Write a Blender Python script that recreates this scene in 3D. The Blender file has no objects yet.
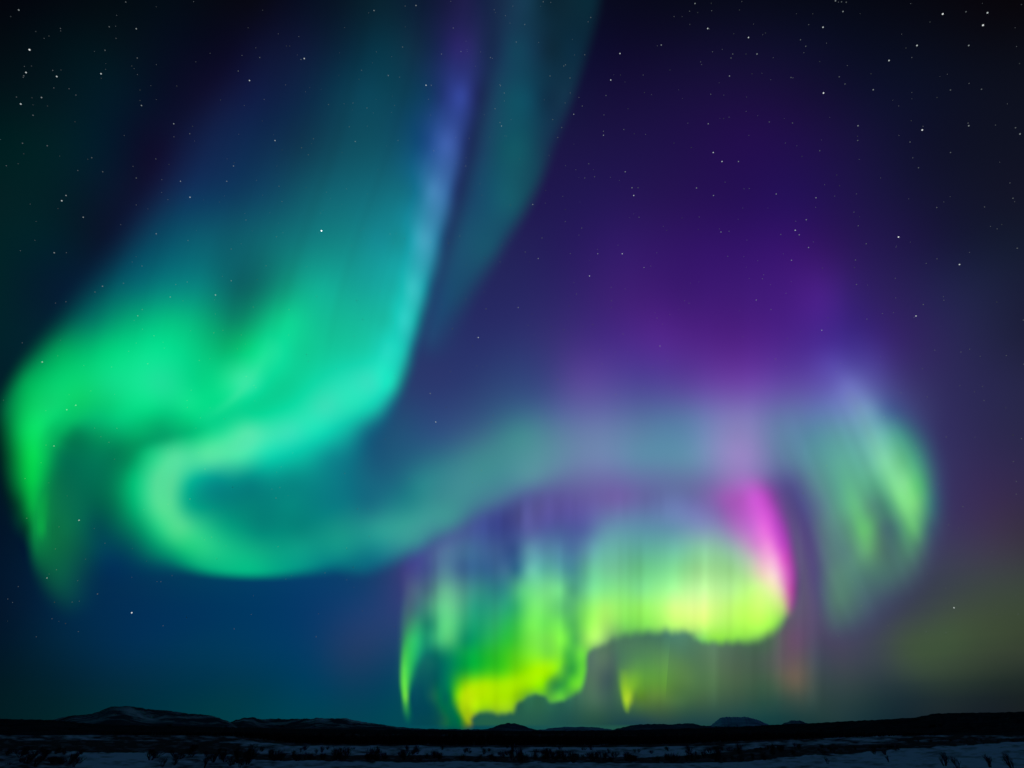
import bpy, bmesh, math, random
import numpy as np
from mathutils import Vector, Matrix

# ---------------------------------------------------------------- camera, world, exposure
W, H, F = 1024, 768, 569.0            # frame and focal length in pixels (20 mm lens)
HORIZON = 731.0
CAM_H = 6.0
TILT = math.atan((HORIZON-H/2)/F)
scene = bpy.context.scene
cam_data = bpy.data.cameras.new('camera')
cam_data.sensor_width = 36.0; cam_data.lens = 36.0*F/W
cam_data.clip_start = 0.1; cam_data.clip_end = 5.0e6
cam = bpy.data.objects.new('camera', cam_data)
scene.collection.objects.link(cam)
cam.location = (0, 0, CAM_H); cam.rotation_euler = (math.pi/2+TILT, 0, 0)
scene.camera = cam
world = bpy.data.worlds.new('World'); scene.world = world; world.use_nodes = True
bgn = world.node_tree.nodes['Background']
bgn.inputs['Color'].default_value = (0.006, 0.014, 0.03, 1); bgn.inputs['Strength'].default_value = 1.0
scene.view_settings.view_transform = 'Standard'; scene.view_settings.look = 'None'
scene.view_settings.exposure = 0.0; scene.view_settings.gamma = 1.0
scene.render.engine = 'CYCLES'
scene.cycles.transparent_max_bounces = 48
scene.cycles.max_bounces = 4

ct, st = math.cos(TILT), math.sin(TILT)
def todir(x, y):
    """frame position -> unit direction from the viewpoint (arrays)"""
    x = np.asarray(x, float); y = np.asarray(y, float)
    cx = (x-W/2)/F; cy = (H/2-y)/F
    v = np.stack([cx, ct-cy*st, st+cy*ct], -1)
    return v/np.linalg.norm(v, axis=-1, keepdims=True)
def topix(X, Y, Z):
    Z = Z-CAM_H
    d = Y*ct+Z*st; u = -Y*st+Z*ct
    return W/2+F*X/d, H/2-F*u/d
def on_ground(x, y):
    d = todir(x, y); t = CAM_H/-d[2]
    return d[0]*t, d[1]*t
# ---------------------------------------------------------------- AURORA FIELDS
# Each aurora curtain is a folded sheet of light far up in the air.  The light it
# gives off (colour and density) is computed per vertex of its fine mesh from
# a few measured glow values, an outline with soft or sharp rims, and bright
# strands that run along the folds.
def srgb2lin(c):
    c = np.clip(c, 0, 1)
    return np.where(c <= 0.04045, c / 12.92, ((c + 0.055) / 1.055) ** 2.4)

def spline(pts, n=10, closed=False):
    P = np.array(pts, float)
    m = len(P); out = []
    rng_ = range(m if closed else m - 1)
    for i in rng_:
        if closed:
            p0, p1, p2, p3 = P[(i-1) % m], P[i], P[(i+1) % m], P[(i+2) % m]
        else:
            p0, p1, p2, p3 = P[max(i-1, 0)], P[i], P[i+1], P[min(i+2, m-1)]
        for k in range(n):
            t = k / n
            v = 0.5*((2*p1) + (-p0+p2)*t + (2*p0-5*p1+4*p2-p3)*t*t + (-p0+3*p1-3*p2+p3)*t**3)
            v[2:] = p1[2:]*(1-t) + p2[2:]*t
            out.append(v)
    if not closed: out.append(P[-1])
    return np.array(out)

def seg_near(X, Y, Q, closed=False):
    """distance to a polyline, the values carried there, side sign, arc parameter"""
    best = np.full(X.shape, 1e18); val = np.zeros(X.shape + (Q.shape[1]-2,))
    side = np.zeros(X.shape); par = np.zeros(X.shape)
    n = len(Q); L = 0.0
    for i in range(n if closed else n-1):
        a, b = Q[i], Q[(i+1) % n]
        dx, dy = b[0]-a[0], b[1]-a[1]; l2 = dx*dx+dy*dy
        if l2 < 1e-9: continue
        t = np.clip(((X-a[0])*dx + (Y-a[1])*dy)/l2, 0, 1)
        ex, ey = X-(a[0]+t*dx), Y-(a[1]+t*dy)
        d = ex*ex+ey*ey
        m = d < best
        best = np.where(m, d, best)
        side = np.where(m, np.sign(dx*ey-dy*ex), side)
        par = np.where(m, L + t*math.sqrt(l2), par)
        tv = t[..., None]
        val = np.where(m[..., None], a[2:]*(1-tv)+b[2:]*tv, val)
        L += math.sqrt(l2)
    return np.sqrt(best), val, side, par

def inside(X, Y, Q):
    r = np.zeros(X.shape, bool); n = len(Q)
    for i in range(n):
        x0, y0 = Q[i][:2]; x1, y1 = Q[(i+1) % n][:2]
        if y0 == y1: continue
        c = ((y0 > Y) != (y1 > Y)) & (X < (x1-x0)*(Y-y0)/(y1-y0)+x0)
        r ^= c
    return r

def sstep(t):
    t = np.clip(t, 0, 1); return t*t*t*(t*(6*t-15)+10)

def outline(X, Y, pts, power=1.0):
    """pts: x, y, softness.  Soft rim centred on the outline."""
    Q = spline(pts, 8, True)
    d, v, s, p = seg_near(X, Y, Q, True)
    # blend softness around the whole outline so that it does not jump inside
    w = np.zeros(X.shape); sw = np.zeros(X.shape)
    for q in Q[::3]:
        k = 1/((X-q[0])**2+(Y-q[1])**2+60)**1.5
        w += k; sw += k*q[2]
    soft = sw/w
    d = np.where(inside(X, Y, Q), d, -d)
    return sstep(0.5+0.5*d/soft)**power

def mq(samples, c=18.0, smooth=0.0):
    S = np.array(samples, float)
    P = S[:, :2]; V = S[:, 2:5]
    R = np.sqrt(((P[:, None]-P[None])**2).sum(-1)+c*c)
    A = R - np.eye(len(P))*smooth
    mean = V.mean(0)
    W = np.linalg.solve(A, V-mean)
    lo, hi = V.min(0), V.max(0)
    def f(X, Y):
        out = np.zeros(X.shape+(3,)) + mean
        for i in range(len(P)):
            r = np.sqrt((X-P[i, 0])**2+(Y-P[i, 1])**2+c*c)
            out += r[..., None]*W[i]
        return np.clip(out, lo*0.8, hi)
    return f

def rows(txt):
    out = []
    for ln in txt.strip().splitlines():
        y, rest = ln.split(':')
        for s in rest.split(','):
            if s.strip():
                v = [float(q) for q in s.split()]
                out.append((v[0], float(y), v[1], v[2], v[3]))
    return out

def noise1(u, seed, scale):
    r = np.random.RandomState(seed).rand(4096)*2-1
    u = u/scale + 1000
    i = np.floor(u).astype(int); t = u-i; t = t*t*(3-2*t)
    return r[i % 4096]*(1-t)+r[(i+1) % 4096]*t

def noise2(x, y, seed):
    r = np.random.RandomState(seed).rand(64, 64)*2-1
    x = x+500; y = y+500
    i = np.floor(x).astype(int); j = np.floor(y).astype(int)
    a = x-i; b = y-j; a = a*a*(3-2*a); b = b*b*(3-2*b)
    g = lambda p, q: r[p % 64, q % 64]
    return (g(i, j)*(1-a)+g(i+1, j)*a)*(1-b)+(g(i, j+1)*(1-a)+g(i+1, j+1)*a)*b

def strand(X, Y, col, al, pts, power=2.0, add_alpha=True, cap=None):
    """bright strand along a fold. pts: x, y, wl, wr, strength, r, g, b"""
    Q = spline(pts, 10)
    if Q[:, 5:8].max() <= 1.0: Q[:, 5:8] *= 255
    d, v, s, p = seg_near(X, Y, Q)
    w = np.where(s > 0, v[..., 1], v[..., 0])     # right of travel (image coordinates: y down) is side>0
    # smooth the jump of width across the line
    g = np.exp(-(d/w)**power)*v[..., 2]
    g = np.clip(g, 0, 1)
    col = col*(1-g[..., None]) + v[..., 3:6]*g[..., None]
    if add_alpha: al = al + (1-al)*g
    return col, al

SKY = rows('''
-300: 0 3 8 14, 500 8 20 32, 1000 5 6 14
-80: -80 2 5 10, 128 3 10 18, 300 8 14 34, 450 14 22 48, 600 8 10 26, 800 7 9 22, 1024 6 5 10
0: 0 3 5 12, 64 3 9 16, 128 3 12 19, 200 5 10 20, 256 8 9 20, 330 8 16 34, 600 9 11 32, 700 8 10 26, 800 7 10 24, 900 6 8 18, 1024 8 6 11
48: 0 3 12 18, 64 2 18 25, 128 4 18 28, 180 6 12 30, 220 9 10 32, 256 12 14 42, 600 13 12 44, 700 14 13 42, 800 12 14 40, 900 9 13 30, 1024 10 12 22
96: -60 2 16 20, 0 2 20 25, 64 3 24 32, 128 4 22 38, 170 9 14 38, 200 14 15 44, 560 18 20 58, 600 20 16 56, 700 22 16 58, 800 20 15 52, 870 14 16 44, 940 12 16 36, 1024 13 16 30
144: -60 0 24 26, 0 0 29 31, 64 2 31 38, 110 4 24 42, 150 13 14 42, 180 16 20 52, 540 26 22 68, 600 26 20 66, 700 30 16 72, 780 32 16 74, 860 22 18 58, 940 15 17 40, 1024 15 18 34
192: 0 3 32 35, 60 3 30 38, 110 9 22 44, 150 16 18 48, 520 30 24 76, 600 32 24 80, 700 36 18 84, 800 34 18 80, 880 24 20 62, 960 18 20 44, 1024 18 20 38
240: 0 2 34 38, 60 3 30 42, 100 9 22 44, 130 12 24 54, 500 34 34 86, 600 38 28 90, 900 30 22 70, 960 22 24 54, 1024 20 26 46
288: 0 2 34 40, 60 5 28 50, 90 6 32 58, 470 36 40 94, 520 38 38 96, 600 42 36 98, 900 38 30 84, 960 32 34 72, 1024 26 30 56
336: 0 2 34 42, 40 3 34 48, 440 38 52 104, 480 40 46 104, 540 46 50 110, 920 46 36 92, 960 40 38 82, 1024 30 32 60
384: 0 2 30 40, 420 42 58 110, 470 44 60 114, 520 50 72 124, 930 50 44 96, 980 42 40 82, 1024 38 38 72
432: 0 2 26 34, 400 34 80 120, 440 46 76 126, 480 54 84 128, 940 52 48 98, 980 46 42 84, 1024 42 40 74
480: 0 2 24 36, 940 56 52 100, 980 54 44 86, 1024 50 42 76
528: 0 2 20 40, 20 2 24 44, 100 3 48 78, 960 60 52 90, 1000 60 50 76, 1024 56 48 68
576: 0 3 22 44, 60 2 36 66, 120 3 48 84, 200 2 60 94, 260 3 62 102, 320 8 62 108, 380 30 62 112, 410 60 62 124, 470 60 80 140, 820 72 64 110, 880 64 70 98, 960 60 64 78, 1024 58 62 64
620: -60 2 18 36, 0 3 22 42, 60 2 38 66, 130 2 46 84, 200 1 52 92, 260 1 56 98, 320 12 58 106, 360 30 62 112, 395 40 64 116, 800 92 72 106, 860 66 68 96, 900 62 66 84, 960 62 70 66, 1024 60 70 56
660: 0 2 24 38, 60 2 36 56, 130 2 46 76, 200 1 54 84, 260 1 58 92, 320 10 60 100, 345 24 60 100, 390 20 64 102, 800 78 76 88, 860 62 68 82, 920 62 76 64, 980 56 68 52, 1024 48 58 48
690: 0 2 26 34, 60 2 34 46, 130 2 44 62, 200 0 52 72, 260 0 58 80, 330 4 62 92, 390 4 66 92, 790 66 82 74, 860 44 62 64, 920 34 50 52, 980 30 42 42, 1024 26 36 36
715: 0 2 28 34, 60 2 36 42, 130 0 46 58, 200 0 56 66, 260 0 62 76, 330 2 66 84, 400 2 72 86, 470 8 76 84, 540 24 82 80, 620 34 84 72, 700 34 76 68, 780 26 64 64, 860 28 52 56, 940 26 38 44, 1024 24 30 34
740: 0 2 26 32, 200 0 54 64, 400 2 70 84, 600 30 80 72, 800 22 58 60, 1024 20 28 34
''')

def sheet_left(X, Y):
    S = rows('''
-70: 330 8 18 36, 390 9 30 44, 440 26 22 60, 480 24 26 60
0: 300 8 14 34, 340 8 22 38, 384 9 34 48, 420 13 28 52, 450 24 26 64, 465 30 30 74, 482 24 34 72, 500 24 42 74
48: 256 14 20 50, 300 14 24 54, 340 10 36 58, 385 9 52 70, 415 16 46 70, 435 22 38 78, 455 40 38 102, 470 42 42 104, 486 28 44 86
96: 200 17 26 66, 250 16 28 68, 300 14 38 70, 340 10 58 80, 370 8 68 88, 400 12 64 86, 428 18 58 98, 445 36 56 122, 461 52 70 154, 478 34 46 102, 500 22 60 92
144: 180 18 30 72, 220 17 38 78, 260 14 44 80, 300 11 54 80, 350 7 76 94, 390 9 80 102, 412 14 76 114, 430 34 78 140, 447 62 96 174, 461 46 70 138, 480 28 50 96
192: 150 18 36 74, 190 16 50 90, 230 14 56 92, 270 10 70 98, 310 6 90 106, 350 4 102 116, 390 6 108 124, 408 10 110 132, 420 32 118 154, 434 68 134 186, 448 50 96 154, 460 34 60 112, 478 24 60 98
240: 110 12 42 72, 150 10 68 94, 200 4 92 110, 240 6 92 106, 270 4 106 114, 310 0 122 124, 350 0 132 134, 388 4 138 146, 402 8 144 152, 412 34 160 178, 424 64 164 192, 437 40 118 156, 449 28 72 114, 462 26 66 106
288: 70 6 54 72, 100 4 78 90, 140 0 112 114, 180 0 134 126, 210 0 126 120, 238 0 100 100, 262 0 118 108, 290 0 156 128, 320 0 174 148, 360 0 162 150, 388 2 172 164, 401 20 186 180, 412 50 196 196, 423 28 158 170, 434 26 96 130, 446 28 72 112
320: 50 2 64 66, 90 0 116 98, 130 0 166 118, 170 0 190 130, 205 0 168 120, 235 0 136 104, 260 0 170 120, 285 0 206 142, 320 0 190 148, 355 0 182 152, 380 2 186 162, 394 18 200 182, 404 40 208 198, 414 22 172 170, 425 24 100 128
350: 25 2 80 62, 60 0 160 92, 110 2 206 124, 160 8 224 144, 200 0 200 128, 228 0 184 114, 250 6 212 130, 270 26 226 154, 300 0 206 148, 345 2 198 158, 372 12 206 174, 388 34 218 194, 401 16 196 180, 414 18 112 136
384: 6 2 90 60, 25 0 166 84, 60 8 210 112, 110 16 218 134, 160 28 224 152, 200 4 214 134, 228 30 226 148, 246 54 232 166, 275 0 214 150, 310 12 216 164, 345 40 224 184, 375 44 228 194, 392 4 214 184, 405 6 130 140
408: 2 0 90 56, 20 4 174 84, 50 14 214 112, 80 10 200 106, 110 8 204 120, 150 8 218 134, 190 12 222 138, 225 8 220 140, 255 0 218 148, 290 16 220 164, 325 54 224 184, 355 28 220 182, 378 4 186 170, 395 8 112 140
420: 58 6 204 108, 70 4 184 102, 84 4 176 104, 100 4 184 112, 120 4 200 122
432: 2 0 70 42, 18 4 174 78, 42 10 216 102, 60 2 150 86, 75 2 134 84, 100 4 158 98, 130 2 176 108, 160 0 170 108, 190 4 196 122, 220 34 220 148, 250 80 230 172, 290 54 226 184, 320 20 220 182, 345 0 180 164, 370 10 112 136
456: 4 0 60 38, 20 4 166 66, 40 6 206 86, 54 2 120 80, 70 0 100 78, 100 0 122 86, 118 0 124 84, 132 0 150 94, 150 26 200 128, 175 80 222 156, 210 84 228 164, 240 74 228 170, 270 20 212 174, 300 0 190 164, 330 2 144 146, 360 14 112 134
480: 4 0 46 36, 18 2 132 56, 38 4 202 78, 52 4 124 78, 70 0 104 80, 95 0 110 82, 115 0 130 88, 132 0 184 114, 150 62 216 146, 172 84 216 154, 190 14 184 150, 215 0 150 140, 250 0 138 132, 290 0 140 134, 330 4 126 134, 370 20 110 132
505: 8 0 38 34, 22 2 100 48, 38 8 204 76, 50 8 140 74, 62 4 116 78, 90 0 100 78, 115 0 118 84, 132 0 172 110, 150 58 214 142, 170 84 220 150, 188 18 174 136, 215 0 140 126, 250 0 128 120, 290 0 134 126, 330 6 124 130, 370 24 114 132, 410 34 128 138
528: 20 0 56 44, 32 4 122 54, 40 12 206 80, 50 10 124 66, 62 10 114 74, 90 0 84 82, 115 0 92 84, 140 4 150 104, 160 40 206 132, 180 78 220 144, 200 44 200 138, 225 10 166 128, 260 0 134 120, 300 6 132 122, 340 22 144 134, 380 44 156 148, 410 60 158 152
550: 30 2 60 54, 40 6 130 66, 52 8 100 66, 70 8 94 72, 100 0 68 88, 130 2 78 90, 160 4 146 108, 185 18 192 122, 205 34 204 134, 230 20 190 134, 260 12 168 130, 300 12 156 134, 340 18 146 136, 380 26 132 140, 410 50 124 144
568: 60 4 86 74, 100 0 56 90, 170 0 104 104, 210 6 178 126, 250 6 188 134, 290 4 158 134, 330 4 120 130, 370 8 90 124
''')
    col = mq(S, 14)(X, Y)
    al = outline(X, Y, [(345,-90,40),(298,-20,40),(252,70,38),(200,135,36),(150,205,34),(105,270,30),(58,325,24),(20,370,16),(-4,415,13),(-3,470,13),
                        (16,520,14),(30,558,12),(46,572,14),(78,560,26),(112,570,28),(146,568,22),(178,568,11),(215,574,8),(262,576,8),
                        (310,572,10),(350,566,14),(388,556,26),(402,520,60),(370,478,50),(372,440,30),(391,407,16),(409,368,14),(423,320,14),(439,262,13),(455,200,13),(470,130,16),(490,60,22),(500,-20,26),(505,-90,26)])
    # the two bright folds and the foot
    K = 1.0
    st_ = X+.38*(Y-200)-.0006*(Y-200)*np.abs(Y-200)
    st_ = .55*noise1(st_, 301, 15)+.3*noise1(st_, 302, 7)+.15*noise1(st_, 303, 4)
    col = col*(1+(.025*st_*sstep((430-Y)/160))[..., None])
    col, al = strand(X, Y, col, al, [(62,420,26,9,.0,10,204,107),(48,440,24,6,.4,10,209,97),(42,470,22,6,.4,5,204,84),(40,505,14,5,.5,8,204,82),(39,532,7,5,.4,10,194,82),(38,556,3,4,.0,8,158,76)], 2, False)
    col, al = strand(X, Y, col, al, [(452,120,9,9,.0,60,78,150),(447,165,9,9,.25,66,108,176),(436,212,10,9,.3,72,142,190),(423,262,9,9,.3,66,172,194),(412,310,8,9,.3,64,200,196),(402,350,8,9,.25,60,222,200),(378,388,10,10,.2,60,226,194),(340,415,12,12,.15,60,226,186),(300,428,12,12,.0,60,226,180)], 2, False)
    col, al = strand(X, Y, col, al, [(268,352,5,6,.0,50,228,160),(254,374,3,4,.4,56,230,160),(238,394,4,4,.5,64,230,162),(218,411,5,6,.35,50,228,156),(190,424,10,10,.0,30,224,150)], 2, False)
    col, al = strand(X, Y, col, al, [(290,432,12,10,.0,82,228,174),(245,440,12,10,.3,88,230,170),(205,456,12,10,.35,92,230,160),(176,476,11,12,.3,92,226,156),(165,505,11,12,.3,90,222,146),(177,535,10,10,.25,76,216,138),(205,558,9,9,.1,44,206,132),(240,568,8,8,.0,30,190,132)], 2, False)
    col, al = strand(X, Y, col, al, [(180,432,9,9,.0,0,190,132),(235,414,10,10,.35,0,196,136),(285,388,12,12,.4,0,196,140),(315,345,12,12,.0,0,190,142)], 2, False)
    col, al = strand(X, Y, col, al, [(117,490,8,8,.0,0,128,88),(122,460,7,8,.35,0,132,88),(138,445,7,7,.5,0,142,90),(168,436,7,7,.45,0,150,96),(212,428,6,6,.0,0,180,116)], 2, False)
    col, al = strand(X, Y, col, al, [(52,448,8,8,.0,4,190,96),(60,430,10,10,.45,4,196,100),(74,414,11,11,.5,6,200,106),(98,408,12,12,.0,6,206,118)], 2, False)
    return col*K, al

def sheet_foot(X, Y):
    S = rows('''
500: 40 8 120 66, 60 10 112 74, 80 6 100 78
540: 40 10 116 66, 60 12 110 68, 80 8 90 74
580: 40 6 70 60, 60 10 92 70, 80 8 72 76
605: 50 4 50 64, 65 6 62 70, 90 4 56 80
''')
    col = mq(S, 18)(X, Y)
    al = outline(X, Y, [(36,500,14),(60,470,26),(84,500,24),(94,560,20),(88,600,26),(66,612,22),(46,594,14),(34,555,10)])*.85
    return col, al

def sheet_streak(X, Y):
    S = rows('''
-60: 480 20 40 68, 520 16 44 66, 560 10 38 52, 590 8 32 46
0: 500 24 46 74, 530 20 56 78, 545 12 40 56, 560 12 38 52, 585 10 42 56
50: 495 26 48 84, 515 20 66 90, 535 18 54 78, 550 14 42 60, 570 12 44 64, 585 12 40 60
100: 485 30 58 94, 510 18 78 98, 530 16 72 94, 545 16 50 74, 565 20 52 76
150: 480 28 64 100, 505 18 84 100, 520 16 86 100, 540 22 62 86, 555 24 44 78
200: 470 26 70 106, 490 22 82 108, 510 18 90 106, 525 22 76 96
250: 460 28 80 112, 480 26 84 110, 500 26 74 104, 510 30 60 98
300: 445 28 74 114, 460 28 72 108, 480 30 62 104
340: 430 34 72 116, 450 34 64 110
''')
    col = mq(S, 14)(X, Y)
    al = outline(X, Y, [(490,-90,24),(606,-90,14),(600,-10,11),(590,40,10),(574,90,10),(556,140,11),(538,185,12),(514,228,14),(488,268,16),(462,308,20),(436,345,26),(424,330,26),(438,280,22),(456,220,20),(470,160,20),(482,90,22),(488,20,24)])
    return col, al

def sheet_violet(X, Y):
    S = rows('''
60: 600 22 14 56, 750 24 14 54, 850 18 15 48
140: 560 30 20 74, 650 30 18 72, 750 34 14 76, 840 28 17 66
200: 580 34 22 84, 660 38 20 84, 740 38 16 86, 800 37 17 88, 860 32 20 74
250: 560 40 26 94, 620 50 26 104, 700 50 20 102, 780 54 20 108, 830 50 22 98, 880 38 26 82
300: 560 50 36 108, 620 62 32 116, 680 62 26 114, 740 64 26 118, 790 68 28 126, 820 72 32 134, 850 56 32 116, 890 48 32 96
340: 550 58 48 120, 600 68 44 130, 660 80 40 138, 720 78 34 130, 780 76 36 136, 820 72 42 142, 850 64 44 136, 880 60 40 122
380: 540 60 68 132, 580 86 70 150, 640 78 66 148, 690 88 62 150, 740 104 62 160, 790 92 68 160, 830 96 84 174, 860 94 90 176, 890 74 68 140
420: 560 84 96 154, 640 90 104 160, 740 122 104 180, 820 104 118 180
''')
    col = mq(S, 30)(X, Y)
    col = col*(1+(rays(X*.45, Y, 141, .05, -.02)[..., None]-1)*sstep((Y-180)/160)[..., None])
    al = outline(X, Y, [(600,150,110),(700,90,130),(790,100,130),(850,180,100),(880,270,80),(905,360,50),(900,430,50),(800,460,60),(640,460,60),(540,440,60),(530,380,80),(545,300,110),(560,220,110)])
    return col, al

def sheet_arc(X, Y):
    S = rows('''
384: 470 48 66 120, 540 58 78 136, 580 88 78 152, 640 78 72 150, 690 90 76 158, 740 112 76 170, 790 100 84 168
410: 430 46 72 122, 480 50 84 130, 520 58 108 140, 560 84 104 158, 600 98 104 166, 640 84 104 158, 690 92 112 166, 740 124 114 182, 780 100 112 168, 810 96 122 170
435: 400 32 90 124, 440 48 90 132, 480 60 110 138, 520 68 138 146, 560 92 130 162, 600 106 128 172, 640 92 130 166, 690 96 134 172, 740 138 130 188, 780 100 128 166, 810 88 136 160
460: 400 28 104 128, 440 48 120 138, 480 64 136 144, 520 78 146 154, 560 98 138 166, 600 112 132 176, 640 96 138 170, 690 100 140 172, 740 150 132 194, 775 108 122 166
480: 380 24 112 132, 420 40 132 140, 460 64 140 148, 500 70 138 150, 530 88 140 160, 570 104 118 166, 610 114 118 174, 650 102 124 168, 700 106 124 168
500: 380 26 118 134, 410 36 134 138, 440 58 142 146, 470 66 136 148, 500 74 118 150, 530 86 100 156
520: 370 28 130 134, 400 46 150 144, 420 60 158 152, 450 64 144 148, 475 66 104 144
540: 340 20 142 134, 380 40 154 146, 410 56 154 150, 435 60 116 144
560: 330 14 138 134, 370 18 124 136, 400 40 104 138
''')
    col = mq(S, 18)(X, Y)
    col = col*(1+(rays(X*.45, Y, 141, .05, -.02)[..., None]-1)*sstep((X-500)/60)[..., None])
    al = outline(X, Y, [(340,556,22),(362,570,14),(392,562,14),(425,548,14),(460,528,15),(495,509,16),(530,494,20),(580,482,26),(640,476,28),(710,480,28),(770,476,22),(805,450,30),(800,400,40),(720,396,40),(620,398,40),(540,400,40),(480,415,50),(430,440,60),(390,475,50),(350,520,34)])
    return col, al

def sheet_right(X, Y):
    S = rows('''
360: 800 82 48 150, 830 84 66 166, 860 66 54 138
385: 800 94 74 162, 830 98 92 178, 850 108 112 190, 875 84 86 156, 900 60 60 124
410: 790 98 108 168, 820 98 120 178, 850 112 140 192, 868 112 150 190, 890 68 100 148, 915 54 70 124
435: 780 96 126 166, 810 88 138 164, 840 96 158 168, 862 104 168 176, 880 110 184 178, 900 74 150 140, 925 54 90 120, 945 52 58 104
460: 785 92 124 158, 815 88 146 154, 845 96 174 158, 868 104 182 162, 884 124 208 168, 900 104 192 140, 916 74 156 128, 935 58 92 120, 955 54 58 104
485: 795 84 92 144, 815 88 128 142, 840 92 168 146, 858 96 178 142, 875 90 170 136, 892 118 206 146, 904 132 224 146, 918 92 190 120, 935 62 106 122, 955 56 60 106
505: 800 80 80 140, 820 88 118 138, 842 94 168 138, 858 100 182 134, 874 82 142 122, 890 84 158 122, 904 122 214 134, 916 116 206 126, 930 66 130 120, 950 58 70 108
528: 806 82 72 132, 822 88 114 130, 845 90 146 126, 858 98 178 120, 868 100 184 116, 882 76 120 112, 900 80 142 116, 914 96 178 116, 928 68 112 114, 945 62 72 104
550: 810 84 70 130, 828 88 118 126, 850 88 136 122, 866 100 168 118, 872 94 154 112, 890 74 112 108, 910 80 132 110, 930 68 88 108
575: 815 80 76 126, 832 88 124 120, 860 80 124 114, 885 74 112 108, 910 72 100 106, 930 66 76 102
600: 822 80 96 118, 836 84 122 112, 860 74 104 108, 885 68 84 104, 910 64 72 98
630: 825 76 84 106, 845 72 88 104, 870 66 72 100
''')
    col = mq(S, 12)(X, Y)
    al = outline(X, Y, [(790,400,50),(820,358,46),(848,358,36),(878,385,34),(908,415,28),(930,445,24),(940,490,22),(938,535,22),(918,575,26),(890,606,28),(858,630,24),(830,632,18),(818,600,14),(812,560,14),(804,525,14),(795,495,18),(784,465,30)])
    sl = X-.42*(Y-480)
    sl = .65*noise1(sl, 201, 17)+.35*noise1(sl, 202, 8)
    col = col*(1+.04*(sl*sstep((Y-380)/60))[..., None])
    col, al = strand(X, Y, col, al, [(850,390,16,16,.0,.46,.50,.76),(866,426,8,9,.32,.46,.68,.70),(884,462,6,8,.42,.52,.88,.66),(900,496,6,7,.45,.54,.93,.56),(913,526,5,6,.3,.46,.80,.48),(918,545,6,6,0,.4,.66,.44)], 2, False)
    col, al = strand(X, Y, col, al, [(838,455,12,12,.0,.38,.70,.58),(850,492,6,7,.3,.4,.76,.52),(863,532,5,5,.42,.42,.78,.44),(871,556,5,5,0,.4,.68,.44)], 2, False)
    return col, al

def rays(X, Y, seed, a=0.1, slant=0.0, x0=600, y0=600, fade=None):
    u = X + (Y-y0)*slant*(X-x0)/600.0
    r = .45*noise1(u, seed, 26)+.35*noise1(u, seed+1, 11)+.2*noise1(u, seed+2, 5)
    r = r*(.75+.25*noise2(X/30, Y/90, seed+5))
    return 1+a*r

def sheet_veil(X, Y):
    """pale grey green veil with faint upright rays behind and below the curtain"""
    S = rows('''
470: 430 58 86 136, 470 62 80 140, 520 84 92 154, 580 104 112 164, 640 100 116 166, 700 110 110 166, 780 100 84 146
500: 440 62 84 138, 470 66 78 140, 505 68 78 144, 530 84 86 150, 560 90 84 152, 590 100 92 158, 620 112 100 166, 650 100 108 162, 690 104 112 162, 715 128 100 168
530: 415 60 70 130, 445 78 84 146, 480 62 78 140, 510 64 72 138, 526 90 96 156, 545 92 92 156, 562 88 90 150, 585 98 100 160, 605 110 134 168, 640 104 148 166, 690 124 150 174
560: 410 58 68 128, 435 74 80 140, 460 72 112 144, 495 62 96 138, 510 66 100 140
590: 410 64 82 126, 445 86 160 140, 470 60 118 132, 500 54 130 134
630: 405 50 110 110, 425 40 130 110, 470 40 160 112
640: 604 80 116 92, 630 72 118 92, 660 68 116 94, 690 78 124 98, 770 84 110 92, 790 106 84 108, 810 86 76 102
660: 590 78 106 94, 604 86 114 96, 618 72 102 92, 635 84 134 86, 660 84 136 84, 680 76 122 90, 700 84 122 88, 730 84 110 88, 760 80 102 88, 785 104 92 98, 800 98 86 92, 815 72 78 90
680: 480 10 80 84, 560 40 104 84, 595 76 104 88, 612 62 92 86, 630 96 156 64, 650 92 150 64, 680 80 132 72, 710 80 116 76, 740 76 104 78, 770 74 98 78, 795 106 96 82, 812 72 80 76
700: 440 2 74 84, 540 44 104 76, 570 44 94 78, 600 66 100 84, 615 56 94 78, 640 88 132 58, 665 78 114 60, 700 64 98 68, 740 56 88 72, 780 50 80 70, 820 46 68 66
716: 480 30 92 72, 520 36 92 74, 560 32 84 76, 600 44 84 70, 640 44 80 70, 690 40 76 68, 740 32 70 68, 790 28 62 62, 830 30 56 58
''')
    col = mq(S, 14)(X, Y)
    r = rays(X, Y, 41, .22, .05)[..., None]
    top = sstep((Y-470)/60)[..., None]; bot = sstep((722-Y)/30)[..., None]
    col = col*(1+(r-1)*top*bot)
    al = outline(X, Y, [(404,704,18),(401,640,6),(405,580,6),(410,545,12),(424,518,20),(470,502,24),(530,480,26),(640,460,30),(740,460,30),(800,520,30),(818,600,24),(826,665,24),(840,715,40),(820,750,40),(600,750,30),(440,750,30)])
    return col, al

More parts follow.
